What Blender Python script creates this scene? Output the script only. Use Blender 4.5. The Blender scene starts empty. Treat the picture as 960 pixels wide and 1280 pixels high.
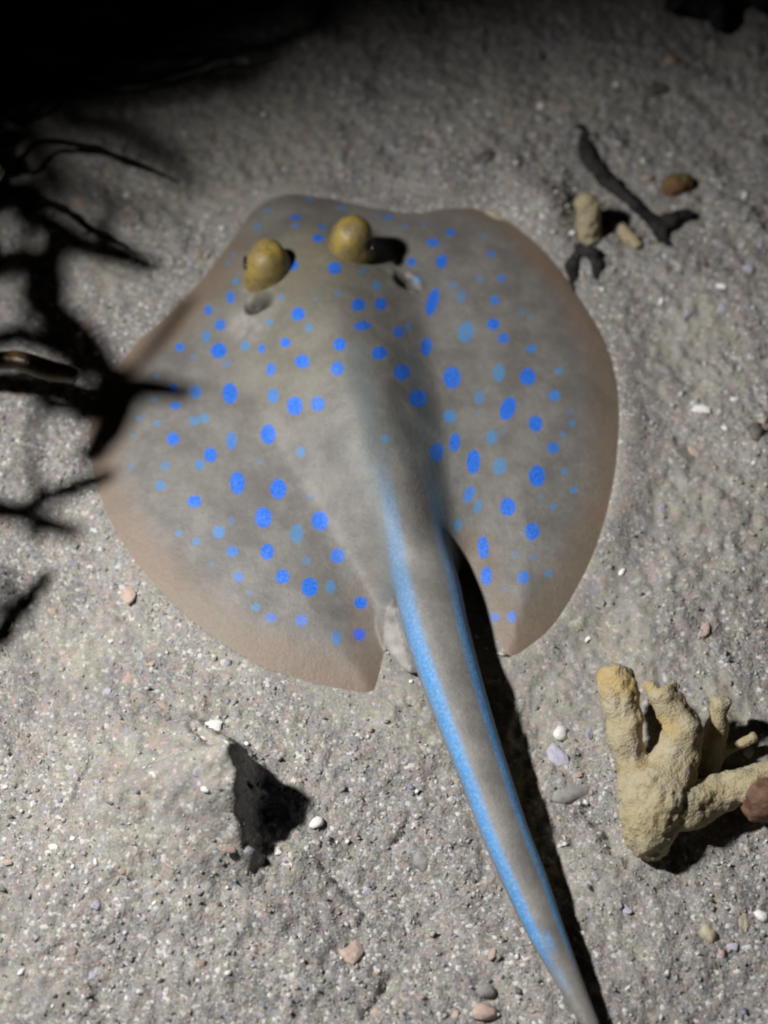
import bpy, bmesh, math, random
import numpy as np
from mathutils import Vector, Matrix
from mathutils.geometry import delaunay_2d_cdt

random.seed(7); RNG = np.random.default_rng(7)
R = math.radians
scene = bpy.context.scene
C = scene.collection

# ------------------------------------------------------------------ camera
PITCH, DIST, TH = R(32), 0.95, 0.1895            # tilt from straight down, distance to frame centre, tan(half hfov)
CAM = np.array([0.0, -DIST*math.sin(PITCH), DIST*math.cos(PITCH)])
FWD = np.array([0.0, math.sin(PITCH), -math.cos(PITCH)])
UPV = np.array([0.0, math.cos(PITCH), math.sin(PITCH)])
cam = bpy.data.cameras.new('camera'); camo = bpy.data.objects.new('camera', cam); C.objects.link(camo)
camo.location = CAM; camo.rotation_euler = (PITCH, 0, 0)
cam.sensor_fit = 'HORIZONTAL'; cam.angle = 2*math.atan(TH)
cam.clip_start = 0.01; cam.clip_end = 200
cam.dof.use_dof = True; cam.dof.focus_distance = 0.875; cam.dof.aperture_fstop = 6.5
scene.camera = camo
scene.cycles.filter_width = 2.1

# ------------------------------------------------------------------ night sky
world = bpy.data.worlds.new('World'); scene.world = world; world.use_nodes = True
wn = world.node_tree.nodes; wl = world.node_tree.links
sky = wn.new('ShaderNodeTexSky'); sky.sky_type = 'NISHITA'; sky.sun_disc = False
sky.sun_elevation = R(-6); sky.sun_rotation = R(-90)
bg = wn['Background']; bg.inputs['Strength'].default_value = 0.15
wl.new(sky.outputs['Color'], bg.inputs['Color'])

# ------------------------------------------------------------------ the hand torch that lights the seabed from the left
TORCH = np.array([-0.51, -0.08, 0.735]); AIM = np.array([0.022, -0.112, 0.0])
tl = bpy.data.lights.new('torch_beam', 'SPOT'); to = bpy.data.objects.new('torch_beam', tl); C.objects.link(to)
tl.energy = 48; tl.color = (1.0, 0.98, 0.945); tl.shadow_soft_size = 0.030
tl.spot_size = R(54.5); tl.spot_blend = 1.0
to.location = TORCH
to.rotation_euler = Vector(AIM-TORCH).to_track_quat('-Z', 'Y').to_euler()

vs = scene.view_settings
vs.view_transform = 'Standard'; vs.look = 'None'; vs.exposure = 0; vs.gamma = 1; vs.use_curve_mapping = False

# ------------------------------------------------------------------ pixel -> place
def unproj(px, py, z=0.0):
    d = FWD + (px-480)/480*TH*np.array([1.0,0,0]) + (640-py)/480*TH*UPV
    t = (z-CAM[2])/d[2]
    return CAM + t*d
def mpp(p):                                        # metres per photo pixel at a point
    return float(np.dot(np.asarray(p)-CAM, FWD))*TH/480

# ------------------------------------------------------------------ numpy noise
def _h(i, j, k, seed):
    n = (i.astype(np.int64)*374761393 + j.astype(np.int64)*668265263 + k.astype(np.int64)*2147483647 + seed*1274126177) & 0xffffffff
    n = ((n ^ (n >> 13))*1274126177) & 0xffffffff
    n = ((n ^ (n >> 16))*2246822519) & 0xffffffff
    return (n ^ (n >> 15)).astype(np.float64)/0xffffffff*2-1
def noise3(x, y, z, seed=0):
    x, y, z = np.broadcast_arrays(np.asarray(x,float), np.asarray(y,float), np.asarray(z,float))
    i, j, k = np.floor(x), np.floor(y), np.floor(z)
    u, v, w = x-i, y-j, z-k
    u, v, w = u*u*(3-2*u), v*v*(3-2*v), w*w*(3-2*w)
    r = 0
    for a in (0,1):
        for b in (0,1):
            for c in (0,1):
                wt = (u if a else 1-u)*(v if b else 1-v)*(w if c else 1-w)
                r = r + wt*_h(i+a, j+b, k+c, seed)
    return r
def fbm(x, y, z, freq, octs=4, seed=0, gain=0.5):
    r, a = 0, 1.0
    for o in range(octs):
        r = r + a*noise3(np.asarray(x)*freq, np.asarray(y)*freq, np.asarray(z)*freq, seed+o); a *= gain; freq *= 2.03
    return r
def sstep(a, b, x):
    t = np.clip((x-a)/(b-a), 0, 1); return t*t*(3-2*t)

# ------------------------------------------------------------------ object helpers
def mesh_obj(name, verts, faces, mat=None, parent=None, smooth=True):
    me = bpy.data.meshes.new(name); me.from_pydata([tuple(map(float, v)) for v in verts], [], [tuple(map(int, f)) for f in faces]); me.update()
    if mat: me.materials.append(mat)
    o = bpy.data.objects.new(name, me); C.objects.link(o); o.parent = parent
    if smooth: me.polygons.foreach_set('use_smooth', [True]*len(me.polygons))
    return o
def tag(o, label=None, cat=None, group=None, kind=None):
    if label: o['label'] = label
    if cat: o['category'] = cat
    if group: o['group'] = group
    if kind: o['kind'] = kind
    return o
def empty(name, loc):
    o = bpy.data.objects.new(name, None); C.objects.link(o); o.location = tuple(map(float, loc)); o.empty_display_size = 0.02
    return o
def tube(pts, radii, n=12, cap=True, squash=1.0):
    """closed swept tube: points (k,3), radii (k,)"""
    pts = np.asarray(pts, float); k = len(pts); V = []; F = []
    tang = np.gradient(pts, axis=0); tang /= np.linalg.norm(tang, axis=1)[:,None]+1e-12
    for i in range(k):
        t = tang[i]; s = np.cross(t, [0,0,1.0])
        if np.linalg.norm(s) < 0.2: s = np.cross(t, [0,1.0,0])
        s /= np.linalg.norm(s); b = np.cross(s, t)
        for a in range(n):
            th = 2*math.pi*a/n
            V.append(pts[i] + radii[i]*(math.cos(th)*s + squash*math.sin(th)*b))
    for i in range(k-1):
        for a in range(n):
            F.append((i*n+a, i*n+(a+1)%n, (i+1)*n+(a+1)%n, (i+1)*n+a))
    if cap:
        V.append(pts[0]-tang[0]*radii[0]*0.35); V.append(pts[-1]+tang[-1]*radii[-1]*0.35)
        a0, a1 = len(V)-2, len(V)-1
        for a in range(n):
            F.append((a0, (a+1)%n, a)); F.append((a1, (k-1)*n+a, (k-1)*n+(a+1)%n))
    return np.array(V), F
def resample(pts, m):
    """Catmull-Rom through rows (any columns)"""
    pts = np.asarray(pts, float); k = len(pts)
    P = np.vstack([2*pts[0]-pts[1], pts, 2*pts[-1]-pts[-2]]); out = []
    for t in np.linspace(0, k-1-1e-9, m):
        i = int(t); u = t-i; a, b, c, d = P[i], P[i+1], P[i+2], P[i+3]
        out.append(0.5*((2*b)+(-a+c)*u+(2*a-5*b+4*c-d)*u*u+(-a+3*b-3*c+d)*u**3))
    return np.array(out)
def join(parts):
    V, F, n = [], [], 0
    for v, f in parts:
        V.append(np.asarray(v)); F += [tuple(np.array(q)+n) for q in f]; n += len(v)
    return np.vstack(V), F
def remeshed(V, F, voxel, smooth=4):
    """one continuous skin over overlapping closed shapes"""
    me = bpy.data.meshes.new('tmp'); me.from_pydata([tuple(map(float, v)) for v in V], [], [tuple(map(int, f)) for f in F]); me.update()
    o = bpy.data.objects.new('tmp', me); C.objects.link(o)
    m = o.modifiers.new('r', 'REMESH'); m.mode = 'VOXEL'; m.voxel_size = voxel
    if smooth:
        s = o.modifiers.new('s', 'SMOOTH'); s.factor = 0.5; s.iterations = smooth
    dg = bpy.context.evaluated_depsgraph_get()
    out = bpy.data.meshes.new_from_object(o.evaluated_get(dg))
    bpy.data.objects.remove(o); bpy.data.meshes.remove(me)
    n = len(out.vertices); co = np.empty(n*3); out.vertices.foreach_get('co', co); co = co.reshape(-1,3)
    return out, co
def put_mesh(name, me, mat, parent=None):
    me.name = name; me.materials.clear(); me.materials.append(mat)
    me.polygons.foreach_set('use_smooth', [True]*len(me.polygons))
    o = bpy.data.objects.new(name, me); C.objects.link(o); o.parent = parent
    return o
def set_co(me, co): me.vertices.foreach_set('co', np.asarray(co, np.float32).ravel()); me.update()
def normals(me):
    n = np.empty(len(me.vertices)*3, np.float32); me.vertices.foreach_get('normal', n); return n.reshape(-1,3)
def attr(me, name, vals):
    a = me.attributes.new(name, 'FLOAT', 'POINT'); a.data.foreach_set('value', np.asarray(vals, np.float32))

# ------------------------------------------------------------------ material helpers
class Mat:
    def __init__(s, name, rough=0.8, spec=0.3):
        s.m = bpy.data.materials.new(name); s.m.use_nodes = True; s.nt = s.m.node_tree
        s.b = s.nt.nodes['Principled BSDF']; s.b.inputs['Roughness'].default_value = rough
        s.b.inputs['Specular IOR Level'].default_value = spec
        s.tc = s.nt.nodes.new('ShaderNodeTexCoord').outputs['Object']
    def n(s, t, **k):
        x = s.nt.nodes.new(t)
        for a, v in k.items(): setattr(x, a, v)
        return x
    def put(s, sock, v):
        if isinstance(v, bpy.types.NodeSocket): s.nt.links.new(v, sock)
        else: sock.default_value = v
    def noise(s, scale, detail=4, rough=0.6, dist=0.0):
        x = s.n('ShaderNodeTexNoise'); s.put(x.inputs['Vector'], s.tc); x.inputs['Scale'].default_value = scale
        x.inputs['Detail'].default_value = detail; x.inputs['Roughness'].default_value = rough; x.inputs['Distortion'].default_value = dist
        return x.outputs['Fac']
    def voro(s, scale):
        x = s.n('ShaderNodeTexVoronoi'); s.put(x.inputs['Vector'], s.tc); x.inputs['Scale'].default_value = scale
        return x.outputs['Distance'], x.outputs['Color']
    def at(s, name, col=False):
        x = s.n('ShaderNodeAttribute', attribute_name=name); return x.outputs['Color' if col else 'Fac']
    def math(s, op, a, b=0.0, clamp=False):
        x = s.n('ShaderNodeMath', operation=op, use_clamp=clamp); s.put(x.inputs[0], a); s.put(x.inputs[1], b); return x.outputs[0]
    def ramp(s, v, lo, hi, a=0.0, b=1.0):
        x = s.n('ShaderNodeMapRange', interpolation_type='SMOOTHSTEP'); s.put(x.inputs['Value'], v)
        for i, q in zip((1,2,3,4), (lo,hi,a,b)): x.inputs[i].default_value = q
        return x.outputs[0]
    def mix(s, f, a, b, mode='MIX'):
        x = s.n('ShaderNodeMix', data_type='RGBA', blend_type=mode); s.put(x.inputs['Factor'], f)
        for so, v in ((x.inputs[6], a), (x.inputs[7], b)):
            s.put(so, v if isinstance(v, bpy.types.NodeSocket) else (*v, 1.0))
        return x.outputs[2]
    def bump(s, h, dist, strength=1.0):
        x = s.n('ShaderNodeBump'); x.inputs['Strength'].default_value = strength; x.inputs['Distance'].default_value = dist
        s.put(x.inputs['Height'], h); s.nt.links.new(x.outputs[0], s.b.inputs['Normal'])
    def col(s, c): s.put(s.b.inputs['Base Color'], c if isinstance(c, bpy.types.NodeSocket) else (*c, 1.0)); return s.m

# sand: grey coral sand, speckled with pale, dark, pinkish and lilac grains
M = Mat('coral_sand', 0.85, 0.2)
vd, vc = M.voro(620); vd2, vc2 = M.voro(1300)
sep = M.n('ShaderNodeSeparateColor'); M.put(sep.inputs[0], vc); sep2 = M.n('ShaderNodeSeparateColor'); M.put(sep2.inputs[0], vc2)
silt = M.at('silt'); rough_ = M.math('SUBTRACT', 1.0, M.math('MULTIPLY', silt, .62))
def sp(v): return M.math('MULTIPLY', v, rough_)
c = M.mix(M.ramp(M.noise(38, 5), .35, .65), (.27,.262,.245), (.365,.358,.335))
c = M.mix(M.math('MULTIPLY', silt, .8), c, M.mix(M.ramp(M.noise(45, 5, .65), .4, .62), (.335,.33,.262), (.35,.342,.31)))
c = M.mix(M.ramp(M.noise(26, 5, .6, .5), .47, .66, 0, .7), c, (.215,.208,.21))
c = M.mix(M.ramp(M.noise(70, 5, .65, .5), .50, .66, 0, .5), c, (.20,.19,.18))
c = M.mix(M.ramp(M.noise(135, 4, .65), .50, .68, 0, .6), c, (.335,.34,.24))
c = M.mix(M.ramp(M.noise(115, 4, .65, .4), .52, .70, 0, .6), c, (.40,.28,.245))
c = M.mix(sp(M.ramp(sep2.outputs[0], .5, 1, 0, .55)), c, (.13,.125,.125))
c = M.mix(sp(M.ramp(sep2.outputs[1], .62, 1, 0, .6)), c, (.66,.65,.64))
c = M.mix(M.ramp(sep.outputs[0], .74, .95, 0, .45), c, (.46,.33,.30))
c = M.mix(M.ramp(sep.outputs[1], .80, .97, 0, .45), c, (.29,.285,.40))
c = M.mix(sp(M.ramp(sep.outputs[2], .88, .97, 0, .9)), c, (.74,.73,.71))
c = M.mix(sp(M.ramp(M.noise(330, 4, .7), .50, .72, 0, .65)), c, (.12,.115,.115))
c = M.mix(M.ramp(M.noise(210, 3, .7), .62, .75, 0, .5), c, (.56,.55,.53))
h = M.math('MULTIPLY', M.math('ADD', M.math('MULTIPLY', M.noise(420, 5, .75), 1.0), M.math('MULTIPLY', vd, -.5)), rough_)
M.bump(h, 0.0016, 0.65); sand_m = M.col(c)

M = Mat('shell_grit', 0.6, 0.35)
c = M.mix(M.ramp(M.noise(900, 2), .3, .7, 0, .35), M.at('tint', True), (.25,.23,.21)); grit_m = M.col(c)

def fragment_mat(name, a, b, rough=.55, mottle=.6):
    M = Mat(name, rough, .35); c = M.mix(M.ramp(M.noise(1.6, 4), .35, .65), a, b)
    c = M.mix(M.ramp(M.noise(3.5, 4, .7), .52, .7, 0, mottle), c, (.20,.19,.18)); M.bump(M.noise(3.0, 5, .7), .0006, .6); return M.col(c)
white_m = fragment_mat('white_shell', (.88,.87,.85), (.80,.79,.76), .5, .12)
pink_m = fragment_mat('pink_shell', (.54,.40,.34), (.46,.36,.31))
lilac_m = fragment_mat('lilac_shell', (.38,.36,.48), (.50,.48,.56))
tan_m = fragment_mat('tan_shell', (.52,.46,.33), (.42,.38,.29))
dark_m = fragment_mat('dark_rubble', (.10,.09,.08), (.19,.17,.15), .8)
grey_m = fragment_mat('grey_rubble', (.33,.32,.305), (.25,.24,.24), .8)

M = Mat('coral_skeleton', 0.8, 0.2)
c = M.mix(M.ramp(M.noise(60, 5), .35, .65), (.43,.36,.215), (.46,.415,.31))
c = M.mix(M.ramp(M.noise(26, 3), .56, .70, 0, .6), c, (.50,.34,.12))
c = M.mix(M.ramp(M.noise(45, 3), .60, .72, 0, .5), c, (.37,.335,.37))
c = M.mix(M.ramp(M.noise(170, 4, .7), .55, .7, 0, .5), c, (.48,.45,.38))
vd, vc = M.voro(900)
c = M.mix(M.ramp(vd, .0, .32, .5, 0), c, (.16,.11,.07))
c = M.mix(M.ramp(M.noise(260, 4, .7), .54, .72, 0, .6), c, (.19,.15,.10))
M.bump(M.math('ADD', M.math('MULTIPLY', vd, .6), M.noise(500, 4, .75)), .0010, .8); coral_m = M.col(c)

M = Mat('dark_red_crust', .7, .3); c = M.mix(M.ramp(M.noise(120, 5), .35, .65), (.10,.05,.035), (.20,.12,.08)); M.bump(M.noise(300), .001, .6); crust_m = M.col(c)
M = Mat('brown_twig', .35, .5); c = M.mix(M.ramp(M.noise(90, 5), .4, .62), (.035,.018,.006), (.11,.062,.02)); M.bump(M.noise(400, 4), .0008, .6); twig_m = M.col(c)
M = Mat('shade_twig', .85, .1); c = M.mix(M.ramp(M.noise(120, 4), .4, .6), (.018,.017,.018), (.045,.042,.042)); M.bump(M.noise(300, 4), .001, .6); black_m = M.col(c)  # near-black for the modelled shadow strips and the dark lumps
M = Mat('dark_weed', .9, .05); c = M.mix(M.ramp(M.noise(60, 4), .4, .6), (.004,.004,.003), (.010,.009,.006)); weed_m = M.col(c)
M = Mat('algae_lump', .85, .15); c = M.mix(M.ramp(M.noise(140, 4), .4, .6), (.16,.14,.05), (.20,.11,.06)); M.bump(M.noise(300, 4), .0012, .8); algae_m = M.col(c)

# stingray skin
M = Mat('stingray_skin', 0.45, 0.35)
nf = M.noise(420, 4, .7); nm = M.noise(48, 6, .68)
mid = M.mix(M.ramp(nm, .35, .65), (.160,.151,.143), (.235,.225,.21))
c = M.mix(M.ramp(M.at('rim'), 0, 1, 0, .9), mid, M.mix(M.ramp(M.noise(30, 3), .4, .65), (.235,.165,.120), (.215,.175,.125)))
c = M.mix(M.math('MULTIPLY', M.at('head'), .55), c, (.225,.205,.12))
c = M.mix(M.math('MULTIPLY', M.at('teal'), .6), c, (.125,.165,.175))
c = M.mix(M.ramp(nf, .35, .75, 0, .35), c, (.12,.113,.108))
c = M.mix(M.at('pale'), c, (.44,.41,.39))
c = M.mix(M.at('pit'), c, (.022,.016,.014))
edge = M.math('ADD', M.at('spot_d'), M.math('MULTIPLY', M.math('SUBTRACT', M.noise(700, 3, .7), .5), 1.9))
smask = M.math('MULTIPLY', M.ramp(edge, -.40, .95), M.at('spot_s'))
sb = M.mix(M.ramp(M.noise(1100, 3, .7), .38, .66), (.020,.11,.62), (.045,.23,.80))
sb = M.mix(M.at('spot_v'), sb, (.11,.095,.62))
sb = M.mix(M.ramp(M.at('spot_s'), .6, .98, .8, 0), sb, (.055,.29,.56))
c = M.mix(smask, c, sb)
st = M.math('MULTIPLY', M.at('stripe'), M.ramp(M.noise(500, 4, .75), .28, .6, .55, 1.0))
c = M.mix(st, c, M.mix(M.ramp(M.noise(700, 3, .7), .4, .65), (.06,.26,.62), (.15,.38,.68)))
c = M.mix(M.ramp(M.noise(1500, 3, .7), .60, .72, 0, .35), c, (.10,.095,.09))
M.bump(M.math('ADD', M.noise(800, 4, .7), M.math('MULTIPLY', M.noise(110, 4, .6), 1.6)), .0008, .38); skin_m = M.col(c)

M = Mat('eye_skin', .4, .4)
c = M.mix(M.ramp(M.noise(110, 5), .35, .65), (.37,.27,.065), (.23,.185,.085))
c = M.mix(M.ramp(M.noise(260, 5, .75), .50, .68, 0, .7), c, (.13,.085,.02)); M.bump(M.noise(600, 4), .0006, .6); eye_m = M.col(c)
M = Mat('pupil', .2, .5); pupil_m = M.col((.012,.01,.01))

# ------------------------------------------------------------------ stingray: outline and height of the disc
OUT = [(365,238),(402,243),(440,250),(480,258),(520,262),(560,256),(600,257),(642,272),(678,299),(705,335),(729,372),(751,406),(766,440),(776,475),(781,520),(779,580),(770,632),(752,688),(726,738),(694,784),(660,812),(636,824),(624,808),(606,776),(588,738),(576,708),(570,760),(562,800),(540,806),(520,788),(502,764),(487,768),(483,808),(478,842),(468,868),(436,867),(390,858),(330,840),(266,803),(202,746),(150,680),(120,615),(108,552),(116,510),(136,470),(166,428),(196,401),(228,370),(257,338),(284,303),(312,263),(336,246)]
outw = np.array([unproj(x, y, .003)[:2] for x, y in OUT])
outs = resample(np.vstack([outw, outw[:1]]), 241)[:-1]
def seg_dist(P, poly, closed=True):
    A = poly; B = np.roll(poly, -1, 0)
    if not closed: A, B = poly[:-1], poly[1:]
    best = np.full(len(P), 1e9)
    for a, b in zip(A, B):
        ab = b-a; t = np.clip(((P-a)@ab)/(ab@ab+1e-15), 0, 1)
        d = np.hypot(P[:,0]-a[0]-t*ab[0], P[:,1]-a[1]-t*ab[1]); best = np.minimum(best, d)
    return best
def inside(P, poly):
    x, y = P[:,0], P[:,1]; r = np.zeros(len(P), bool)
    for a, b in zip(poly, np.roll(poly, -1, 0)):
        cnd = (a[1] > y) != (b[1] > y)
        with np.errstate(divide='ignore', invalid='ignore'):
            r ^= cnd & (x < (b[0]-a[0])*(y-a[1])/(b[1]-a[1])+a[0])
    return r
# central body ridge: pixel of its crest, half width (px), height added, (m)
SP = [(372,262,84,.002),(384,300,108,.014),(398,345,122,.021),(418,410,120,.024),(450,500,108,.0235),(486,600,84,.021),(516,680,64,.0195),(536,750,50,.018),(552,815,44,.0165)]
spw = []
for x, y, w, hh in SP:
    p = unproj(x, y, hh+.011); spw.append((p[0], p[1], w*mpp(p), hh))
spw = resample(spw, 90)
def ridge(P):
    best = np.full(len(P), 1e9); hv = np.zeros(len(P)); wv = np.ones(len(P)); sg = np.zeros(len(P)); sv = np.zeros(len(P))
    for i, (a, b) in enumerate(zip(spw[:-1], spw[1:])):
        ab = b[:2]-a[:2]; q = P-a[:2]; t = np.clip((q@ab)/(ab@ab), 0, 1)
        d = np.hypot(q[:,0]-t*ab[0], q[:,1]-t*ab[1]); m = d < best
        best[m] = d[m]; hv[m] = (a[3]+(b[3]-a[3])*t)[m]; wv[m] = (a[2]+(b[2]-a[2])*t)[m]
        sg[m] = np.sign(ab[1]*q[:,0]-ab[0]*q[:,1])[m]; sv[m] = i/len(spw)
    return best, hv, wv, sg, sv
PITS = [(324,379,26,17,.007),(506,352,20,15,.007)]
pitw = []
def surf(P, pits=True):
    P = np.atleast_2d(P)
    d = seg_dist(P, outs); d = np.where(inside(P, outs), d, 0)
    dv, hv, wv, sg, sv = ridge(P)
    q = dv/wv
    prof = np.clip(1-q**2.2, 0, 1)**1.45
    soft = np.exp(-(q*1.05)**2*1.6)
    z = .0014 + .0126*(1-np.exp(-d/.030)) + hv*(.46*prof+.54*soft)*np.maximum(sstep(0, .02, d+.004), sstep(.42, .60, sv))
    z = z + .0009*fbm(P[:,0], P[:,1], 0*P[:,0], 34, 3, 5)*sstep(0, .02, d)
    if pits:
        for (cx, cy, ra, rb, dep) in pitw:
            e = np.hypot((P[:,0]-cx)/ra, (P[:,1]-cy)/rb); z = z - dep*np.exp(-e**4) + .0016*np.exp(-((e-1.35)/.35)**2)
    return z
HMX = np.arange(outs[:,0].min()-.01, outs[:,0].max()+.01, .0008); HMY = np.arange(outs[:,1].min()-.01, outs[:,1].max()+.01, .0008)
HM = surf(np.stack(np.meshgrid(HMX, HMY), -1).reshape(-1,2), False).reshape(len(HMY), len(HMX))
def bil(gx_, gy_, Zg, x, y):
    i = np.clip(np.searchsorted(gx_, x)-1, 0, len(gx_)-2); j = np.clip(np.searchsorted(gy_, y)-1, 0, len(gy_)-2)
    u = np.clip((x-gx_[i])/(gx_[i+1]-gx_[i]), 0, 1); v = np.clip((y-gy_[j])/(gy_[j+1]-gy_[j]), 0, 1)
    return Zg[j,i]*(1-u)*(1-v)+Zg[j,i+1]*u*(1-v)+Zg[j+1,i]*(1-u)*v+Zg[j+1,i+1]*u*v
def hit(px, py):
    z = .015
    for _ in range(28):
        p = unproj(px, py, z); z = z + .5*(float(bil(HMX, HMY, HM, p[0], p[1]))-z)
    return unproj(px, py, z)
_p = []
for x, y, w, hpx, dep in PITS:
    p = hit(x, y); _p.append((p[0], p[1], w/2*mpp(p)*1.2, hpx/2*mpp(p)*1.5, dep))
pitw += _p

# disc (top, rim, belly)
x0, y0 = outs.min(0); x1, y1 = outs.max(0); st_ = .0032
gx, gy = np.meshgrid(np.arange(x0, x1, st_), np.arange(y0, y1, st_)); G = np.c_[gx.ravel(), gy.ravel()]
G = G[inside(G, outs)]; G = G[seg_dist(G, outs) > .002]
pts2 = np.vstack([outs, G]); no = len(outs)
cd = delaunay_2d_cdt([Vector(p) for p in pts2], [(i, (i+1) % no) for i in range(no)], [], 1, 1e-6)
P2 = np.array([tuple(v) for v in cd[0]]); tris = [tuple(f) for f in cd[2]]
zt = surf(P2); nv = len(P2)
Vd = np.vstack([np.c_[P2, zt], np.c_[P2, np.full(nv, -.004)]])
Fd = list(tris) + [(c_+nv, b_+nv, a_+nv) for a_, b_, c_ in tris]
from collections import Counter
ec = Counter(); 
for f in tris:
    for i in range(3): ec[(f[i], f[(i+1)%3])] += 1
for (a_, b_) in list(ec):
    if (b_, a_) not in ec: Fd.append((b_, a_, a_+nv, b_+nv))
# tail: pixel centre, half width (px), height of centre
TL = [(503,600,20,.004),(512,640,32,.0085),(526,700,41,.0135),(538,750,43,.0160),(548,795,41,.0155),(562,842,38.5,.015),(583,905,35,.0142),(606,970,32,.0132),(632,1042,30,.0122),(657,1102,28,.0112),(681,1160,24,.0102),(703,1208,19,.0096),(726,1256,14,.009),(752,1310,10,.008),(790,1385,7,.006),(842,1470,5,.0045),(905,1545,3,.003)]
tlw = []
for x, y, w, zc in TL:
    p = unproj(x, y, zc); tlw.append((*p, w*mpp(p)))
tlw = resample(tlw, 120)
Vt, Ft = tube(tlw[:, :3], tlw[:, 3], 28, squash=.74)
# pelvic fins
def flap(px, py, z, a, b, rot, t):
    p = unproj(px, py, z); V, F = [], []; n, m = 20, 9
    for i in range(m+1):
        ph = math.pi*i/m
        for j in range(n):
            th = 2*math.pi*j/n
            X, Y, Z = a*math.sin(ph)*math.cos(th), b*math.sin(ph)*math.sin(th), t*math.cos(ph)
            V.append(p+np.array([X*math.cos(rot)-Y*math.sin(rot), X*math.sin(rot)+Y*math.cos(rot), Z]))
    for i in range(m):
        for j in range(n): F.append((i*n+j, (i+1)*n+j, (i+1)*n+(j+1)%n, i*n+(j+1)%n))
    return np.array(V), F
flapL = flap(503, 794, .0045, .0095, .021, R(20), .0035)
Va, Fa = join([(Vd, Fd), (Vt, Ft), flapL])
body_me, co = remeshed(Va, Fa, .00085, 7)
# relax the skin where the tail grows out of the back
ev = np.empty(len(body_me.edges)*2, np.int32); body_me.edges.foreach_get('vertices', ev); ev = ev.reshape(-1,2)
deg = np.bincount(ev.ravel(), minlength=len(co)).astype(float)[:,None]
wgt = np.zeros(len(co))
for x, y, rr in ((535,690,.020),(515,640,.018),(548,745,.016)):
    p = unproj(x, y, .025); wgt = np.maximum(wgt, np.exp(-(np.hypot(co[:,0]-p[0], co[:,1]-p[1])/rr)**4))
wgt = (wgt*sstep(.004, .010, co[:,2]))[:,None]
for _ in range(140):
    acc = np.zeros_like(co)
    for k in range(3): acc[:,k] = np.bincount(ev[:,0], co[ev[:,1],k], len(co))+np.bincount(ev[:,1], co[ev[:,0],k], len(co))
    co = co + .6*wgt*(acc/deg-co)
set_co(body_me, co)
nrm = normals(body_me); top = sstep(-.1, .35, nrm[:,2])
P = co[:, :2]
ins = inside(P, outs); ed = np.where(ins, seg_dist(P, outs), 0)
# along the tail
tp = tlw[:, :3]; best = np.full(len(co), 1e9); sI = np.zeros(len(co)); lat = np.zeros(len(co)); tw = np.ones(len(co))
for i in range(len(tlw)-1):
    a, b = tlw[i], tlw[i+1]; ab = (b-a)[:2]; q = P-a[:2]; t = np.clip((q@ab)/(ab@ab), 0, 1)
    d = np.hypot(q[:,0]-t*ab[0], q[:,1]-t*ab[1]); m = d < best
    best[m] = d[m]; sI[m] = i+t[m]; lat[m] = ((ab[1]*q[:,0]-ab[0]*q[:,1])/np.linalg.norm(ab))[m]; tw[m] = (a[3]+(b[3]-a[3])*t)[m]
sI /= len(tlw); L = lat/np.where(sI < .2, np.maximum(tw, .0145), tw)                              # L -1 left edge .. 1 right edge (tail pointing to viewer)
band = np.exp(-((np.abs(L)-np.where(L > 0, .74, .79))/.245)**4)*(np.abs(L) < 1.04)
stripe = band*top*(.45*sstep(.0, .12, sI)+.55*sstep(.10, .32, sI))*(1-sstep(.62, .72, sI))
stripe = stripe*np.where(sI < .45, sstep(.0085, .0105, co[:,2]), 1)
stripe = np.maximum(stripe, .75*top*np.exp(-((L-.25)/.25)**2)*np.exp(-((sI-.645)/.016)**2))
stripe = np.maximum(stripe, .5*top*np.exp(-((L-.55)/.22)**2)*np.exp(-((sI-.70)/.02)**2))
teal = np.maximum(np.exp(-((np.abs(L)-.95)/.45)**2)*(1-sstep(.10,.30,sI))*(best < .06), .5*np.exp(-(best/.03)**2)*(sI < .02))
pelv = np.zeros(len(co))
for cx, cy, rr in ((500,800,.030),):
    p = unproj(cx, cy, .004); pelv = np.maximum(pelv, np.exp(-(np.hypot(P[:,0]-p[0], P[:,1]-p[1])/rr)**4))
outside = (~ins) | (ed < .0015)
pale = pelv*outside*(np.abs(L) > 1.02)*.75
for x, y, rr, s in ((306,404,.0085,.95),(315,356,.0036,1.2),(322,412,.006,.7)):
    p = hit(x, y); pale = np.maximum(pale, s*np.exp(-(np.hypot(P[:,0]-p[0], P[:,1]-p[1])/rr)**2)*top)
pale = pale*(.6+.4*fbm(P[:,0], P[:,1], co[:,2], 260, 3, 9)).clip(0,1)
pit = np.zeros(len(co))
for (cx, cy, ra, rb, dep) in pitw:
    e = np.hypot((P[:,0]-cx)/ra, (P[:,1]-cy)/rb); pit = np.maximum(pit, .9*np.exp(-(e/.95)**4))
pit = np.maximum(pit, 0)
rim = np.where(ins, 1-sstep(.004, .030, ed+.006*fbm(P[:,0], P[:,1], 0, 25, 3, 3)), 0)*top
rim = np.where(np.abs(L) < 1.3, np.where(best < .03, rim*.2, rim), rim)
fp = unproj(530, 735, .02); rim = rim*(1-np.exp(-(np.hypot(P[:,0]-fp[0], P[:,1]-fp[1])/.030)**4))
fp = hit(425, 262); rim = rim*(1-.9*np.exp(-(np.hypot(P[:,0]-fp[0], P[:,1]-fp[1])/.062)**4))
hp = hit(388, 325); headm = np.exp(-(np.hypot(P[:,0]-hp[0], P[:,1]-hp[1])/.035)**2)*top
hp = hit(365, 440); headm = np.maximum(headm, .6*np.exp(-(np.hypot(P[:,0]-hp[0], P[:,1]-hp[1])/.03)**2)*top)

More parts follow.
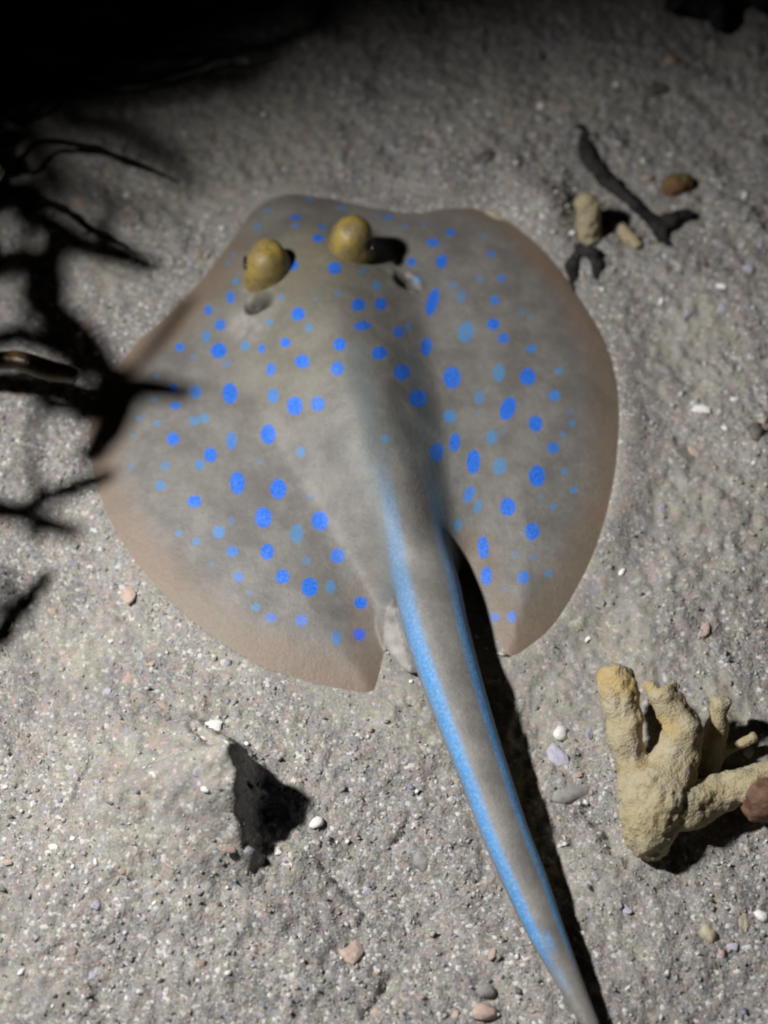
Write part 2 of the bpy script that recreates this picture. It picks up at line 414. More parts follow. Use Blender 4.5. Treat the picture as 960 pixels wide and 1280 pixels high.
# blue spots read off the photograph: (crop x, y, full width, full height, strength[, violet[, tilt]])
SA = [(467,17,40,40,.9),(421,55,30,45,.7),(333,90,32,34,.9),(462,103,56,52,1),(550,86,34,40,.6),(606,95,28,34,.9),(685,75,38,36,1),(741,138,52,50,1),(865,80,44,48,1),(858,162,48,52,.9),(636,165,34,48,.9),(376,122,28,24,.3),(490,145,40,30,.3),(255,188,22,20,.5,.6),(310,228,34,38,.9),(385,240,44,48,.8),(500,245,52,72,1),(248,264,25,20,.5,.5),(318,285,40,30,.9),(644,252,40,52,.8),(716,286,56,66,1),(793,280,50,52,.9),(380,335,40,36,.6),(415,327,36,36,.6),(196,327,22,22,.5,.5),(257,345,26,24,.6,.4),(176,387,22,20,.4,.5),(310,396,44,46,1),(505,403,36,62,.8),(627,381,54,70,1),(736,440,36,42,.6),(435,450,46,52,1),(398,482,36,40,.7),(285,485,34,32,.6,.5),(172,490,20,20,.6,.6),(269,552,38,38,.7,.4),(600,472,20,24,.35),(525,543,52,78,1),(661,563,58,72,1),(382,604,50,44,1),(611,659,58,72,1),(800,670,60,68,1),(722,712,46,68,.6),(462,707,44,48,.7,.3),(329,711,26,28,.6,.4),(388,740,32,30,.7,.6),(508,771,44,40,.8),(624,773,48,60,1),(858,786,50,54,.9),(755,802,30,36,.4),(676,855,50,52,1),(766,890,58,66,1),(835,888,36,48,.6),(528,856,36,40,.8,.5),(568,908,22,20,.4,.9),(935,943,48,44,1),(586,957,34,32,.6,.6),(637,991,40,38,.8,.8),(738,1001,46,44,.8,.6),(854,1060,36,52,.7,.8),(931,1048,44,46,1,.5),(505,668,30,40,.3,.8),(765,590,24,24,.4),(440,815,24,22,.25)]
SB = [(285,85,38,58,.95,0,-8),(85,18,60,30,.95),(138,103,52,46,1),(208,165,54,54,1),(197,38,36,40,.9),(228,22,18,36,.6),(258,248,58,58,1),(155,375,30,32,.5),(318,418,48,62,.9,0,-14),(410,38,50,72,.65,0,-14),(497,12,44,40,1),(530,57,38,36,.9),(366,182,58,72,.95),(514,167,42,60,.6),(605,180,52,54,1),(617,90,36,28,.8),(704,160,30,28,.6),(690,238,40,38,.8),(543,280,48,80,1,0,-22),(630,328,46,52,1),(740,288,22,22,.4,.8),(746,325,26,26,.6,.3),(716,362,22,24,.5,.3),(686,403,42,40,.85),(453,245,34,48,.5),(359,305,44,46,.7),(448,295,20,24,.3),(375,386,36,66,.95,0,-8),(492,370,40,52,.6),(527,352,22,22,.35),(434,448,44,80,1,0,-4),(517,462,46,60,.6,0,-14),(635,492,54,72,1),(723,477,28,28,.5,.4),(751,537,30,26,.6,.9),(420,550,34,58,.85,0,-24),(448,588,28,52,.6,0,-20),(542,590,50,62,1),(686,590,24,28,.5),(620,667,48,60,.95),(385,648,28,46,.6,0,-12),(465,718,38,76,1,0,4),(475,808,38,64,.95),(592,812,40,44,.85),(672,800,32,28,.6,.9),(622,747,28,22,.4,.8),(502,938,32,34,.8,.6),(555,936,34,44,.8,.5),(565,740,24,26,.3),(533,850,22,20,.3,.7),(650,555,20,20,.3,.9)]
SC = [(270,155,48,24,.9,.3),(267,187,34,20,.6,.4),(368,192,36,24,.8),(353,232,46,34,1),(320,86,36,24,.6,.9),(442,118,40,26,.5,.7),(162,130,40,18,.6,.3,25),(125,192,36,20,.6,.4,30),(618,155,34,22,.8),(575,142,30,18,.4,.5),(748,180,24,20,.5,.6),(677,187,30,24,.4),(415,345,54,50,1),(262,333,34,46,.95),(519,357,30,26,.6,.4),(572,411,36,36,.7),(504,482,56,52,1),(587,479,50,50,1),(278,517,54,54,1),(850,211,38,30,.9),(783,250,50,38,.9),(816,320,42,54,1,0,-15),(703,322,38,36,.9),(727,388,36,32,.5),(782,472,44,112,1,0,-16),(860,408,34,34,.45),(890,450,40,54,.45),(958,382,26,26,.5,.4),(428,440,28,30,.4),(215,458,28,30,.4,.4),(168,548,34,26,.6),(318,568,38,40,.5),(25,455,32,52,.9),(43,395,24,30,.7),(35,295,18,24,.5,.8),(343,460,20,20,.3)]
SD = [(365,247,36,34,.8,.5),(408,345,36,34,.8,.4),(320,347,28,28,.5,.5),(378,433,40,40,.85),(488,480,28,30,.4),(522,497,26,20,.35),(335,177,28,24,.5,.8)]
SE = [(481,503,34,42,.9),(555,325,26,28,.4,.5)]
spot_d = np.full(len(co), -9.0); spot_s = np.zeros(len(co)); spot_v = np.zeros(len(co))
for lst, ox, oy, sc in ((SA,100,400,2.6667),(SB,420,400,2.526),(SC,280,220,3.0),(SD,500,240,3.2),(SE,100,220,3.0)):
    for s in lst:
        px, py, w, hh, stg = ox+s[0]/sc, oy+s[1]/sc, s[2]/sc/2, s[3]/sc/2, s[4]
        vio = s[5] if len(s) > 5 else 0; rot = R(s[6]) if len(s) > 6 else 0
        cp = hit(px, py)[:2]
        a = hit(px+w*math.cos(rot), py-w*math.sin(rot))[:2]-cp
        b = hit(px+hh*math.sin(rot), py+hh*math.cos(rot))[:2]-cp
        rr = (np.linalg.norm(a)+np.linalg.norm(b))/2
        m = np.where(np.hypot(P[:,0]-cp[0], P[:,1]-cp[1]) < 2.6*max(np.linalg.norm(a), np.linalg.norm(b)))[0]
        if not len(m): continue
        A = np.array([a, b]).T
        if abs(np.linalg.det(A)) < 1e-9: continue
        uv = np.linalg.solve(A, (P[m]-cp).T)
        d = (1-np.hypot(uv[0], uv[1]))*rr*1000
        k = (d > spot_d[m]) & (nrm[m,2] > 0)
        spot_d[m[k]] = d[k]; spot_s[m[k]] = stg; spot_v[m[k]] = vio
for nm_, v in (('rim',rim),('head',headm),('teal',teal*top),('pale',pale),('pit',pit),('stripe',stripe),('spot_d',spot_d),('spot_s',spot_s),('spot_v',spot_v)): attr(body_me, nm_, v)
base = np.array([*outs.mean(0), 0.0])
ray = tag(empty('stingray', base), 'blue spotted stingray with blue striped tail lying on the sand', 'stingray')
set_co(body_me, co-base); put_mesh('body', body_me, skin_m, ray)

# eyes: bulging domes on the head, pupil on the outer side
def dome(cx, cy, a, b, hgt, side, rot):
    g = hit(cx, cy); V, F = [], []; n, m = 32, 18
    for i in range(m+1):
        ph = math.pi*i/m
        for j in range(n):
            th = 2*math.pi*j/n
            r = (math.sin(ph)**.62 if ph < math.pi/2 else (1.0 if i < m else 0.0))*(1-.10*max(0.0, math.cos(th)*side)); zz = math.cos(ph)
            X, Y, Z = a*r*math.cos(th)*(1-.10*zz), b*r*math.sin(th)*(1-.10*zz), hgt*zz
            V.append((X*math.cos(rot)-Y*math.sin(rot), X*math.sin(rot)+Y*math.cos(rot), Z))
    for i in range(m):
        for j in range(n): F.append((i*n+j, (i+1)*n+j, (i+1)*n+(j+1)%n, i*n+(j+1)%n))
    V = np.array(V); V += (.0009*fbm(V[:,0]+side, V[:,1], V[:,2], 110, 3, 21))[:,None]*(V/np.linalg.norm(V, axis=1)[:,None])
    e = mesh_obj('eye', V+g+np.array([0,0,.0035])-base, F, eye_m, ray)
    pv, pf = [], []
    for i in range(9):
        ph = math.pi*i/8
        for j in range(14):
            th = 2*math.pi*j/14; pv.append((.0013*math.sin(ph)*math.cos(th), .0042*math.sin(ph)*math.sin(th), .0022*math.cos(ph)))
    for i in range(8):
        for j in range(14): pf.append((i*14+j, (i+1)*14+j, (i+1)*14+(j+1)%14, i*14+(j+1)%14))
    off = np.array([side*a*.84*math.cos(rot), side*a*.93*math.sin(rot)-.003, .0050+.0035])
    mesh_obj('pupil', np.array(pv)+g+off-base, pf, pupil_m, e)
dome(334, 340, .0122, .0126, .0150, -1, R(-10)); dome(440, 311, .0122, .0126, .0150, 1, R(-10))

# ------------------------------------------------------------------ seabed
CR = [(225,900,.002),(252,922,.006),(278,940,.010),(292,954,.014),(298,964,.021),(300,974,.023),(300,979,.034),(299,988,.043),(298,1000,.045),(298,1012,.043),(299,1030,.035),(301,1050,.026),(304,1070,.017),(308,1092,.009),(313,1110,.002)]
crw = np.array([(*unproj(x, y, 0)[:2], z) for x, y, z in CR]); crw = resample(crw, 60); crw = crw[np.argsort(crw[:,1])]
def bed(x, y, fine=True):
    x = np.asarray(x, float); y = np.asarray(y, float)
    nearb = (1-sstep(.25, .34, np.abs(x)))*(1-sstep(.34, .46, np.abs(y)))
    z = .0035*fbm(x, y, 0*x, 16, 3, 40)*(.25+.75*nearb) + .0016*fbm(x, y, 0*x, 60, 3, 50)*nearb
    if fine: z = z + .0011*fbm(x, y, 0*x, 260, 3, 60, .65)*nearb
    P = np.c_[x.ravel(), y.ravel()]; near = (np.abs(P[:,0]) < .3) & (np.abs(P[:,1]) < .4)
    flat = np.zeros(len(P))
    if near.any():
        d = seg_dist(P[near], outs[::3]); i = inside(P[near], outs); flat[near] = np.where(i, 1, np.exp(-(d/.012)**2))
    flat = flat.reshape(x.shape)
    deep = np.zeros(len(P))
    if near.any(): deep[near] = np.where(i, sstep(.002, .006, d), 0)
    z = z*(1-flat) + .0019*flat - .006*deep.reshape(x.shape)
    # sandy hummock with a steep crumbling side
    xc = np.interp(y, crw[:,1], crw[:,0]); zc = np.interp(y, crw[:,1], crw[:,2], left=0, right=0)
    zc = zc*(1+.05*fbm(x, y, 0*x, 120, 2, 71)); dx = x-xc + .0022*fbm(x, y, 0*x, 170, 3, 70)
    z = z + zc*np.where(dx < 0, np.exp(-(np.abs(dx)/.040)**1.6), np.exp(-(dx/.0055)**2))
    for path, dep, wd in ((((402,1078),(420,1095),(440,1112),(456,1138)),.004,.0018),(((488,1052),(505,1040),(512,1022)),.003,.0014),(((8,1215),(50,1205),(82,1188)),.003,.0018),(((455,1270),(475,1240),(490,1215)),.003,.0018),(((100,1010),(106,985),(118,965)),.003,.0016),(((180,1015),(200,1028)),.004,.0022),(((245,925),(268,948),(280,965)),.004,.002),(((735,1010),(760,1030),(770,1060)),.005,.004)):
        pw = np.array([unproj(a, b, 0)[:2] for a, b in path]); lo, hi = pw.min(0)-.01, pw.max(0)+.01
        Pf = np.c_[x.ravel(), y.ravel()]; k = np.where((Pf > lo).all(1) & (Pf < hi).all(1))[0]
        if len(k):
            dd = seg_dist(Pf[k], pw, False)*(1+.5*fbm(Pf[k,0], Pf[k,1], 0*k, 300, 2, 77)); zf = np.zeros(len(Pf)); zf[k] = -dep*np.exp(-(dd/wd)**2); z = z + zf.reshape(x.shape)
    # silt swell around it, low hollow by the ray's tail, sand thrown over the ray's front margin
    for px, py, rr, hh in ((210,1010,.06,.006),(690,280,.016,.011),(665,250,.02,.006),(60,1180,.05,.005),(560,1200,.05,-.004),(860,640,.05,.004),(470,1080,.03,-.003)):
        p = unproj(px, py, 0); z = z + hh*np.exp(-((x-p[0])**2+(y-p[1])**2)/rr**2)
    return z
def axis(lo, hi, stp, far):
    c = list(np.arange(lo, hi, stp)); s = stp; v = hi
    while v < far: s *= 1.28; v += s; c.append(v)
    s = stp; v = lo; pre = []
    while v > -far: s *= 1.28; v -= s; pre.append(v)
    return np.array(pre[::-1]+c)
ax = axis(-.25, .25, .00125, 40); ay = axis(-.27, .38, .0014, 40)
X, Y = np.meshgrid(ax, ay); Z = bed(X, Y)
def bedz(x, y): return bil(ax, ay, Z, x, y)
me = bpy.data.meshes.new('seabed'); nx, ny = len(ax), len(ay)
I = np.arange(nx*ny).reshape(ny, nx); Q = np.stack([I[:-1,:-1], I[:-1,1:], I[1:,1:], I[1:,:-1]], -1).reshape(-1,4)
me.vertices.add(nx*ny); me.vertices.foreach_set('co', np.c_[X.ravel(), Y.ravel(), Z.ravel()].astype(np.float32).ravel())
me.loops.add(Q.size); me.loops.foreach_set('vertex_index', Q.ravel().astype(np.int32)); me.polygons.add(len(Q))
me.polygons.foreach_set('loop_start', (np.arange(len(Q))*4).astype(np.int32)); me.polygons.foreach_set('loop_total', np.full(len(Q), 4, np.int32))
me.update(calc_edges=True); me.polygons.foreach_set('use_smooth', [True]*len(Q)); me.materials.append(sand_m)
def siltf(x, y):
    v = sstep(-.15, .55, fbm(x, y, 0*x, 13, 3, 90)+.2*fbm(x, y, 0*x, 70, 3, 91))
    for px, py, rr in ((215,985,.055),(110,830,.04),(560,900,.03),(860,640,.05)):
        p = unproj(px, py, 0); v = np.maximum(v, np.exp(-((x-p[0])**2+(y-p[1])**2)/rr**2))
    for px, py, rr in ((480,1130,.045),(880,1180,.05),(760,1000,.03),(90,1170,.03)):
        p = unproj(px, py, 0); v = v*(1-.85*np.exp(-((x-p[0])**2+(y-p[1])**2)/rr**2))
    return v
attr(me, 'silt', siltf(X.ravel(), Y.ravel()))
sb_o = bpy.data.objects.new('seabed', me); C.objects.link(sb_o); tag(sb_o, kind='structure')

# grit: countless millimetre shell and coral crumbs
N = 90000
gp = np.c_[RNG.uniform(-.25,.25,N), RNG.uniform(-.27,.38,N)]
gp = gp[~inside(gp, outs[::2])]; gp = gp[RNG.random(len(gp)) > .35+.55*siltf(gp[:,0], gp[:,1])]; N = len(gp)
gz = bedz(gp[:,0], gp[:,1])
size = .00042*np.exp(RNG.normal(0, .5, N)).clip(.4, 3.6)
octa = np.array([(1,0,0),(0,1,0),(-1,0,0),(0,-1,0),(0,0,1),(0,0,-1)], float)
of = np.array([(0,1,4),(1,2,4),(2,3,4),(3,0,4),(1,0,5),(2,1,5),(3,2,5),(0,3,5)])
V = octa[None]*(1+RNG.uniform(-.4,.4,(N,6,3)))*np.c_[RNG.uniform(.7,2.0,N), RNG.uniform(.7,1.3,N), RNG.uniform(.4,.9,N)][:,None]
q = RNG.normal(size=(N,4)); q[:,1:3] *= .35; q /= np.linalg.norm(q, axis=1)[:,None]
def qrot(q, v):
    w, xyz = q[:,0][:,None,None], q[:,1:][:,None,:]
    t = 2*np.cross(xyz, v); return v + w*t + np.cross(xyz, t)
V = qrot(q, V)*size[:,None,None] + np.c_[gp, gz+size*.25][:,None,:]
Fq = (of[None]+6*np.arange(N)[:,None,None]).reshape(-1,3)
me = bpy.data.meshes.new('shell_grit'); me.vertices.add(N*6); me.vertices.foreach_set('co', V.astype(np.float32).ravel())
me.loops.add(Fq.size); me.loops.foreach_set('vertex_index', Fq.ravel().astype(np.int32)); me.polygons.add(len(Fq))
me.polygons.foreach_set('loop_start', (np.arange(len(Fq))*3).astype(np.int32)); me.polygons.foreach_set('loop_total', np.full(len(Fq), 3, np.int32)); me.update(calc_edges=True)
pal = np.array([(.36,.35,.33),(.28,.272,.255),(.46,.445,.42),(.80,.79,.76),(.14,.135,.13),(.47,.34,.30),(.31,.295,.42),(.43,.41,.31),(.20,.20,.20)])
ci = RNG.choice(len(pal), N, p=[.22,.17,.15,.15,.07,.06,.06,.06,.06]); colr = pal[ci]*RNG.uniform(.85,1.15,(N,1))
ca = me.attributes.new('tint', 'FLOAT_COLOR', 'POINT'); ca.data.foreach_set('color', np.c_[np.repeat(colr, 6, 0), np.ones(N*6)].astype(np.float32).ravel())
me.materials.append(grit_m); go = bpy.data.objects.new('shell_grit', me); C.objects.link(go)
tag(go, 'fine crumbs of shell and coral strewn over the grey sand', 'grit', kind='stuff')

# ------------------------------------------------------------------ shell pieces and pebbles one can pick out
def chip(seed, flat, n=9, jag=.26):
    r = np.random.default_rng(seed); V, F = [], []
    prof = 1+r.uniform(-jag, jag, n); rings = ((-flat*.8,.72),(-flat*.2,1.0),(flat*.45,.93),(flat*.95,.58))
    for zz, s in rings:
        for j in range(n):
            th = 2*math.pi*(j+r.uniform(-.18,.18))/n; q = s*prof[j]*(1+r.uniform(-.09,.09)); V.append((q*math.cos(th), q*math.sin(th)*.8, zz+r.uniform(-.25,.25)*flat))
    m = len(rings)*n; V += [(0,0,-flat),(r.uniform(-.15,.15),r.uniform(-.1,.1),flat*1.1)]
    for k in range(len(rings)-1):
        for j in range(n): F.append((k*n+j, k*n+(j+1)%n, (k+1)*n+(j+1)%n, (k+1)*n+j))
    for j in range(n): F.append((m, (j+1)%n, j)); F.append((m+1, m-n+j, m-n+(j+1)%n))
    me = bpy.data.meshes.new('chip'); me.from_pydata(V, [], F); me.update(); return me
base_chips = [chip(s, f) for s, f in ((1,.28),(2,.45),(3,.2),(4,.6),(5,.35),(6,.25))]
for k_ in (1,3,4): base_chips[k_].polygons.foreach_set('use_smooth', [True]*len(base_chips[k_].polygons))
_cache = {}
def place_chip(name, k, mat, px, py, r, label, cat, group=None, tilt=.3, stretch=1.0):
    p = unproj(px, py, 0)
    for _ in range(3): p = unproj(px, py, float(bedz(p[0], p[1])))
    key = (k, mat.name)
    if key not in _cache:
        m = base_chips[k].copy(); m.name = name; m.materials.append(mat); _cache[key] = m
    o = bpy.data.objects.new(name, _cache[key]); C.objects.link(o)
    s = r*mpp(p); o.scale = (s*stretch, s, s); o.location = (p[0], p[1], p[2]+s*(.12 if name == 'shell_fragment' else -.12))
    o.rotation_euler = (random.uniform(-tilt, tilt), random.uniform(-tilt, tilt), random.uniform(0, 6.28))
    return tag(o, label, cat, group)
place_chip('shell_fragment', 1, white_m, 700, 917, 13, 'large bright white shell chip between the tail and the branching coral', 'shell', tilt=.5)
place_chip('shell_fragment', 2, lilac_m, 697, 945, 13, 'lilac shell flake just below the large white chip beside the tail', 'shell', stretch=1.5)
place_chip('pebble', 3, grey_m, 712, 992, 16, 'long grey rubble piece between the tail and the branching coral', 'pebble', stretch=1.6)
place_chip('pebble', 1, white_m, 937, 940, 11, 'pale pebble lying against the thin coral stub', 'pebble')
place_chip('shell_fragment', 0, pink_m, 440, 1192, 17, 'triangular pinkish brown shell flake on dark grit left of the tail', 'shell')
place_chip('shell_fragment', 4, pink_m, 604, 1266, 17, 'pinkish brown shell flake beside a round grey pebble', 'shell')
place_chip('pebble', 3, grey_m, 605, 1238, 13, 'round grey pebble beside a pinkish flake near the tail tip', 'pebble')
place_chip('shell_fragment', 5, pink_m, 160, 744, 13, "pale pink shell flake near the ray's left fin edge", 'shell')
place_chip('pebble', 3, grey_m, 528, 1078, 15, 'dark lilac grey rubble lump left of the striped tail', 'pebble')
place_chip('shell_fragment', 4, white_m, 396, 1028, 11, 'cream shell piece at the edge of the hummock shadow', 'shell')
place_chip('shell_fragment', 2, white_m, 262, 909, 12, 'flat cream shell piece on top of the sandy hummock', 'shell', stretch=1.6)
place_chip('pebble', 1, tan_m, 277, 940, 13, 'greenish tan pebble on the crest of the sandy hummock', 'pebble', tilt=.5)
place_chip('shell_fragment', 0, white_m, 347, 1064, 6, 'tiny white shell chip at the lower edge of the hummock shadow', 'shell')
place_chip('pebble', 3, tan_m, 886, 1168, 13, 'brown rounded pebble below the branching coral', 'pebble')
place_chip('shell_fragment', 2, tan_m, 930, 1150, 9, 'yellow brown shell sliver below the branching coral', 'shell', stretch=1.8)
place_chip('shell_fragment', 1, white_m, 952, 1146, 10, 'white shell chip beside the yellow brown sliver below the coral', 'shell')
place_chip('shell_fragment', 2, white_m, 876, 512, 7, "thin white shell sliver on sand beyond the ray's right fin", 'shell', stretch=2)
place_chip('pebble', 3, dark_m, 945, 538, 13, "dark rubble lump on the sand beyond the ray's right fin", 'pebble')
place_chip('pebble', 3, dark_m, 818, 112, 13, 'dark bluish lump on the dim sand behind the forked shadow strip', 'pebble', stretch=1.3)
place_chip('pebble', 4, dark_m, 605, 196, 14, "dark flat rubble piece on the sand in front of the ray's snout", 'pebble', stretch=1.3)
place_chip('shell_fragment', 1, white_m, 676, 133, 8, 'white shell chip near the top end of the forked shadow strip', 'shell')
place_chip('shell_fragment', 1, pink_m, 838, 76, 9, 'pink shell chip behind the dark bluish lump', 'shell')
place_chip('pebble', 3, pink_m, 162, 262, 8, 'small pinkish pebble on the dim sand near the seaweed', 'pebble')
occ = []
def scatter(n, mat, ks, rlo, rhi, name, label, cat, group):
    c_ = 0; tries = 0
    while c_ < n and tries < 4000:
        tries += 1
        px, py = random.uniform(4, 956), random.uniform(30, 1276)
        if random.random() > .25+.75*(py/1280): continue
        p = unproj(px, py, 0)
        if inside(p[None,:2], outs[::4])[0] or seg_dist(p[None,:2], outs[::4])[0] < .006: continue
        if seg_dist(p[None,:2], tlw[::4,:2], False)[0] < .014: continue
        if px > 740 and 810 < py < 1090: continue
        if 290 < px < 395 and 950 < py < 1120: continue
        if any(math.hypot(px-a, py-b) < 22 for a, b in occ): continue
        occ.append((px, py)); c_ += 1
        place_chip(name, random.choice(ks), mat, px, py, random.uniform(rlo, rhi), label, cat, group, tilt=.6, stretch=random.uniform(.8, 1.5))
scatter(80, white_m, (0,1,4,5), 2.6, 5.6, 'shell_fragment', 'small white shell chip lying loose among the sand grains', 'shell', 'small white shell chips on the sand')
scatter(26, pink_m, (0,2,5), 4, 8, 'shell_fragment', 'small pinkish brown shell chip lying loose among the sand grains', 'shell', 'small pinkish shell chips on the sand')
scatter(20, lilac_m, (0,2,4), 4, 8, 'shell_fragment', 'small lilac grey shell chip lying loose among the sand grains', 'shell', 'small lilac shell chips on the sand')
scatter(18, grey_m, (1,4), 3.5, 6, 'pebble', 'small grey rubble pebble half sunk in the sand', 'pebble', 'small grey pebbles in the sand')
scatter(10, dark_m, (1,4), 3, 4.5, 'pebble', 'small dark rubble pebble half sunk in the sand', 'pebble', 'small dark pebbles in the sand')

# ------------------------------------------------------------------ corals
def sink(ch, dz): return [[(x, y, z-dz, r) for x, y, z, r in c_] for c_ in ch]
def branchy(name, label, cat, chains, mat, voxel=.0012, rough=.0012, freq=140, parts=None, seed=0):
    """chains of (px, py, z of centre, radius px); one continuous branching skin"""
    shapes = []; allp = []
    for ch in chains:
        rows = []
        for x, y, z, r in ch:
            p = unproj(x, y, z); rows.append((*p, r*mpp(p)))
        rows = resample(rows, max(8, len(rows)*6)) if len(rows) > 2 else resample(np.vstack([rows[0], (np.array(rows[0])+np.array(rows[1]))/2, rows[1]]), 10)
        shapes.append(tube(rows[:,:3], np.maximum(rows[:,3], .0005), 16)); allp.append(rows)
    V, F = join(shapes); me, co = remeshed(V, F, voxel, 3)
    nn = normals(me); co = co + nn*(rough*fbm(co[:,0], co[:,1], co[:,2], freq, 4, 80+seed, .6))[:,None]
    if name in ('shade_twig', 'algae_lump', 'coral_finger'): co[:,2] -= .0016
    b = allp[0][0][:3].copy(); b[2] = 0
    set_co(me, co-b); o = put_mesh(name, me, mat); o.location = tuple(map(float, b)); return tag(o, label, cat)
branchy('branching_coral', 'thick pale tan branching coral skeleton beside the tail', 'coral', [
    [(812,1066,.006,20),(812,1036,.013,36),(820,1000,.017,44),(836,968,.020,36),(850,935,.024,27),(850,905,.029,23),(838,880,.033,20),(826,862,.036,19)],
    [(812,1010,.015,38),(796,978,.018,28),(788,945,.022,23),(780,905,.027,23),(773,862,.032,23),(771,838,.034,19)],
    [(826,1006,.015,40),(862,1004,.015,31),(900,996,.015,23),(930,986,.016,26),(985,976,.017,28)],
    [(852,918,.027,14),(862,900,.027,9),(864,890,.028,5)],
    [(822,868,.036,13),(810,852,.038,7)],[(836,866,.036,12),(844,850,.038,7)]], coral_m, .0009, .0019, 85, seed=1)
branchy('coral_stub', 'thin upright coral stub with a side twig behind the branching coral', 'coral', [
    [(880,962,.004,20),(888,938,.010,18),(896,905,.018,14),(902,874,.026,13)],
    [(890,944,.008,12),(915,936,.010,7),(944,922,.013,6)]], coral_m, .0009, .0010, seed=2)
branchy('sponge_knob', 'dark reddish brown rounded knob at the end of the coral branch', 'sponge', [[(948,1016,.012,18),(955,1000,.020,24),(962,988,.026,20)]], crust_m, .0009, seed=3)
branchy('tan_coral', "stumpy tan coral knob on the sand beyond the ray's right shoulder", 'coral', [[(738,300,.000,15),(737,280,.008,16),(734,258,.017,14),(731,246,.021,10)]], coral_m, .0009, .0016, 110, seed=4)
branchy('coral_finger', 'slender tan coral finger lying beside the stumpy knob', 'coral', [[(768,274,.002,7),(784,288,.003,9),(800,306,.002,7)]], coral_m, .0009, seed=5)
branchy('coral_finger', "yellowish coral finger half buried at the ray's right front margin", 'coral', [[(602,263,.002,5),(618,268,.0025,8),(632,276,.002,5)]], coral_m, .0009, seed=15)
branchy('algae_lump', 'greenish brown algae covered lump behind the forked shadow strip', 'lump', [[(830,232,.001,10),(846,228,.002,13),(862,226,.001,9)]], algae_m, .001, seed=6)
# black twig-shaped strips standing in for shadow streaks on the sand
branchy('shade_twig', 'forked shadow strip, modelled in black, lying on the sand behind the coral knob', 'twig', [
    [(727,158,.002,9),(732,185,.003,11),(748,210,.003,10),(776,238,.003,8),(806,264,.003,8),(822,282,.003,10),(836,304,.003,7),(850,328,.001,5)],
    [(822,282,.003,9),(842,272,.003,10),(862,266,.002,7)],[(738,178,.003,7),(746,162,.002,4)]], black_m, .0011, .0016, 110, seed=7)
branchy('shade_twig', "short shadow strip, modelled in black, between the coral knob and the ray's fin", 'twig', [
    [(714,254,.002,5),(716,285,.003,7),(722,310,.003,8),(715,345,.003,7),(715,388,.001,4)],[(720,312,.003,7),(742,318,.003,10),(745,355,.001,6)]], black_m, .001, .0016, 110, seed=8)
branchy('dark_lump', 'larger knobbly black lump with a prong at the dim edge of the sand', 'mass', [[(860,-20,.02,40),(872,-8,.016,36),(880,12,.01,20)],[(884,0,.014,26),(897,16,.010,12),(899,36,.006,6)]], black_m, .0016, .002, 90, seed=9)  # knobbly near-black lumps along the far edge
branchy('dark_lump', 'small black lump beside the larger knobbly black lump', 'mass', [[(940,-14,.016,22),(955,-2,.012,18),(968,6,.008,14)]], black_m, .0016, .002, 90, seed=10)

# ------------------------------------------------------------------ dead twig reaching in from the left, propped on the sand
def toward_torch(px, py, z):
    p = unproj(px, py, 0); t = z/TORCH[2]; return p + t*(TORCH-p)
def limb(name, rows, mat, parent, base, n=10, squash=1.0, wob=.0):
    rows = resample(np.array(rows, float), max(10, len(rows)*7))
    if wob: rows[:,:3] += wob*np.c_[fbm(rows[:,0],rows[:,1],rows[:,2],60,2,3), fbm(rows[:,0],rows[:,1],rows[:,2],60,2,4), fbm(rows[:,0],rows[:,1],rows[:,2],60,2,6)]
    v, f = tube(rows[:,:3]-base, np.maximum(rows[:,3], .0004), n, squash=squash); return mesh_obj(name, v, f, mat, parent)
tb = np.array([-.36, .03, 0.0]); zt_ = .052
twig = tag(empty('dead_twig', tb), "brown dead twig reaching over the sand towards the ray's left fin", 'twig')
zt_ = .036; tip = unproj(94, 469, zt_)
m1 = unproj(55, 461, zt_-.001); m0 = unproj(-10, 451, zt_-.002)
limb('stem', [(-.36,.03,-.01,.006),(-.32,.045,zt_*.5,.0055),(-.27,.058,zt_*.85,.005),(*m0,.0043),(*m1,.0050),(*tip,.0034)], twig_m, twig, tb, wob=.002)
SH = [  # shadow lines the side twigs throw: (pixel path on the sand, height of twig, radius)
    ([(0,330),(50,375),(105,425),(150,480)], .12, .0078),
    ([(70,290),(62,350),(72,400),(110,440),(160,490)], .12, .0066),
    ([(-20,250),(40,270),(100,305),(150,318),(198,338)], .11, .0062),
    ([(20,470),(60,505),(110,508),(165,500)], .12, .0050),
    ([(140,470),(160,500),(140,545),(110,580)], .125, .0085),
    ([(240,375),(205,430),(160,490)], .135, .0030),
    ([(-10,635),(50,622),(110,606),(152,598)], .11, .0046),
    ([(0,632),(50,650),(98,667)], .11, .0052),
    ([(-10,800),(20,765),(60,712)], .10, .0056),
    ([(110,500),(160,488),(210,496),(258,504)], .14, .0062),
    ([(-20,430),(40,425),(100,450),(150,485)], .12, .0058),
    ([(100,515),(140,505),(180,492)], .12, .0075)]
for p_, z_, r_ in list(SH):
    for q_ in (1, len(p_)-2):
        a_ = random.uniform(-1.4, 1.4); x_, y_ = p_[q_]; l_ = random.uniform(45, 85)
        if x_ > 170: continue
        SH.append(([(x_+1, y_), (x_-.3*l_*math.cos(a_), y_+.5*l_*math.sin(a_)), (x_-.2*l_*math.cos(a_), y_+l_*math.sin(a_))], z_, .0026))
for path, z, r in SH:
    rows = [(*toward_torch(x, y, z), r) for x, y in path]; rows[-1] = (*rows[-1][:3], r*.6)
    if path[0][1] > 700: rows = [(*toward_torch(-90,640,.11), r*.8), (*toward_torch(-70,730,.105), r*.9)]+rows
    elif path[0][0] <= 20: rows = [(-.33, .042, .045, r*.8)]+rows
    limb('side_twig', rows, twig_m, twig, tb, 8, wob=.001)
limb('side_twig', [(-.34,.036,.004,.005),(-.33,.09,.07,.005),(*toward_torch(0,330,.12),.0055)], twig_m, twig, tb, wob=.002)
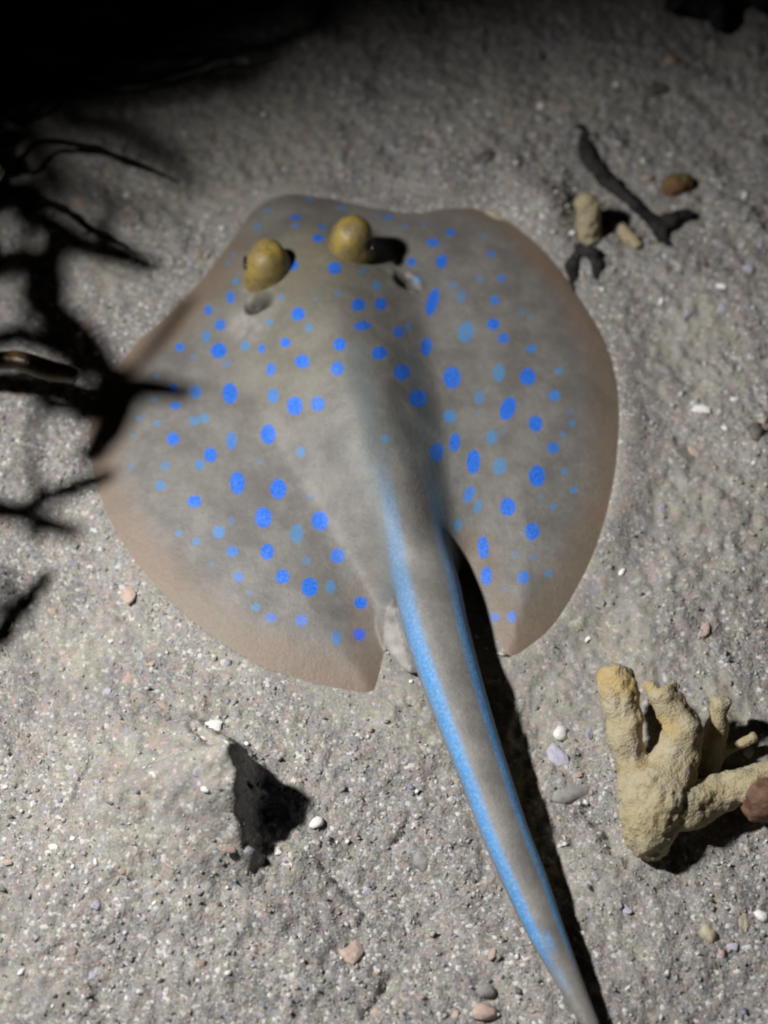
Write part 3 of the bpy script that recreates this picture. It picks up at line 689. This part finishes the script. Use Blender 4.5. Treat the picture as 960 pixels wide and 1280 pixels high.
limb('side_twig', [(-.34,.036,.004,.005),(-.33,-.02,.07,.004),(*toward_torch(-10,635,.11),.003)], twig_m, twig, tb, wob=.002)

# ------------------------------------------------------------------ dark seaweed clump in the far left corner
wb = unproj(20, 120, 0)
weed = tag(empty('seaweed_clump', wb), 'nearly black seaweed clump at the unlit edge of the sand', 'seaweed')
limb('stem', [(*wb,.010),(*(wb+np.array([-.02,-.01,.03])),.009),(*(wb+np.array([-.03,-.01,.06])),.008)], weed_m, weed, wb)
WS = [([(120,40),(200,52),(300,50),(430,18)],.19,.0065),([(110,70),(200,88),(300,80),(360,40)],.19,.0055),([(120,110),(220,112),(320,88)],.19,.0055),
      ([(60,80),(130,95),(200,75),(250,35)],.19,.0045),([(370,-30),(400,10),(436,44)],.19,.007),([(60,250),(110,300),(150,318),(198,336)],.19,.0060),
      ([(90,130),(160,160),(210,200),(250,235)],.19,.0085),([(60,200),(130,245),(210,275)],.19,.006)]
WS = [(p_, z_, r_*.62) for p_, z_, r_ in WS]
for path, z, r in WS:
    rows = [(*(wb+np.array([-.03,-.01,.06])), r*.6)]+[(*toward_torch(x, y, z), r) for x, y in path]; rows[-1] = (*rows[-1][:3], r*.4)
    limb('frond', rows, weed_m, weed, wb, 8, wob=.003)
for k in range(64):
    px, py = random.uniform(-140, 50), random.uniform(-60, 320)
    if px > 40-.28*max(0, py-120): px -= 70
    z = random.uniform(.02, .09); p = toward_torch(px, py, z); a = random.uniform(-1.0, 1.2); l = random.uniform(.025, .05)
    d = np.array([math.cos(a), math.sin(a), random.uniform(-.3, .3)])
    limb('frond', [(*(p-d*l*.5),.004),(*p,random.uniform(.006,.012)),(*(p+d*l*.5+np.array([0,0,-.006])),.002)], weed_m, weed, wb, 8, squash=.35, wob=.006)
# thin dark strips laid mostly as shadow streaks over the dim sand
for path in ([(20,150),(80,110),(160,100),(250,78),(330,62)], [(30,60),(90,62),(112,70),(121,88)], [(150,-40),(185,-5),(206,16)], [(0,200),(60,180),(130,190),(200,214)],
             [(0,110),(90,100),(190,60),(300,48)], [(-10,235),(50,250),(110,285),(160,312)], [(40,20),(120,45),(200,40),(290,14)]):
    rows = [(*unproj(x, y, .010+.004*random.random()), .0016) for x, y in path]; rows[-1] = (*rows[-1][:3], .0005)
    limb('shade_blade', [(*(wb+np.array([-.02,-.01,.025])), .002)]+rows, weed_m, weed, wb, 6, wob=.003)
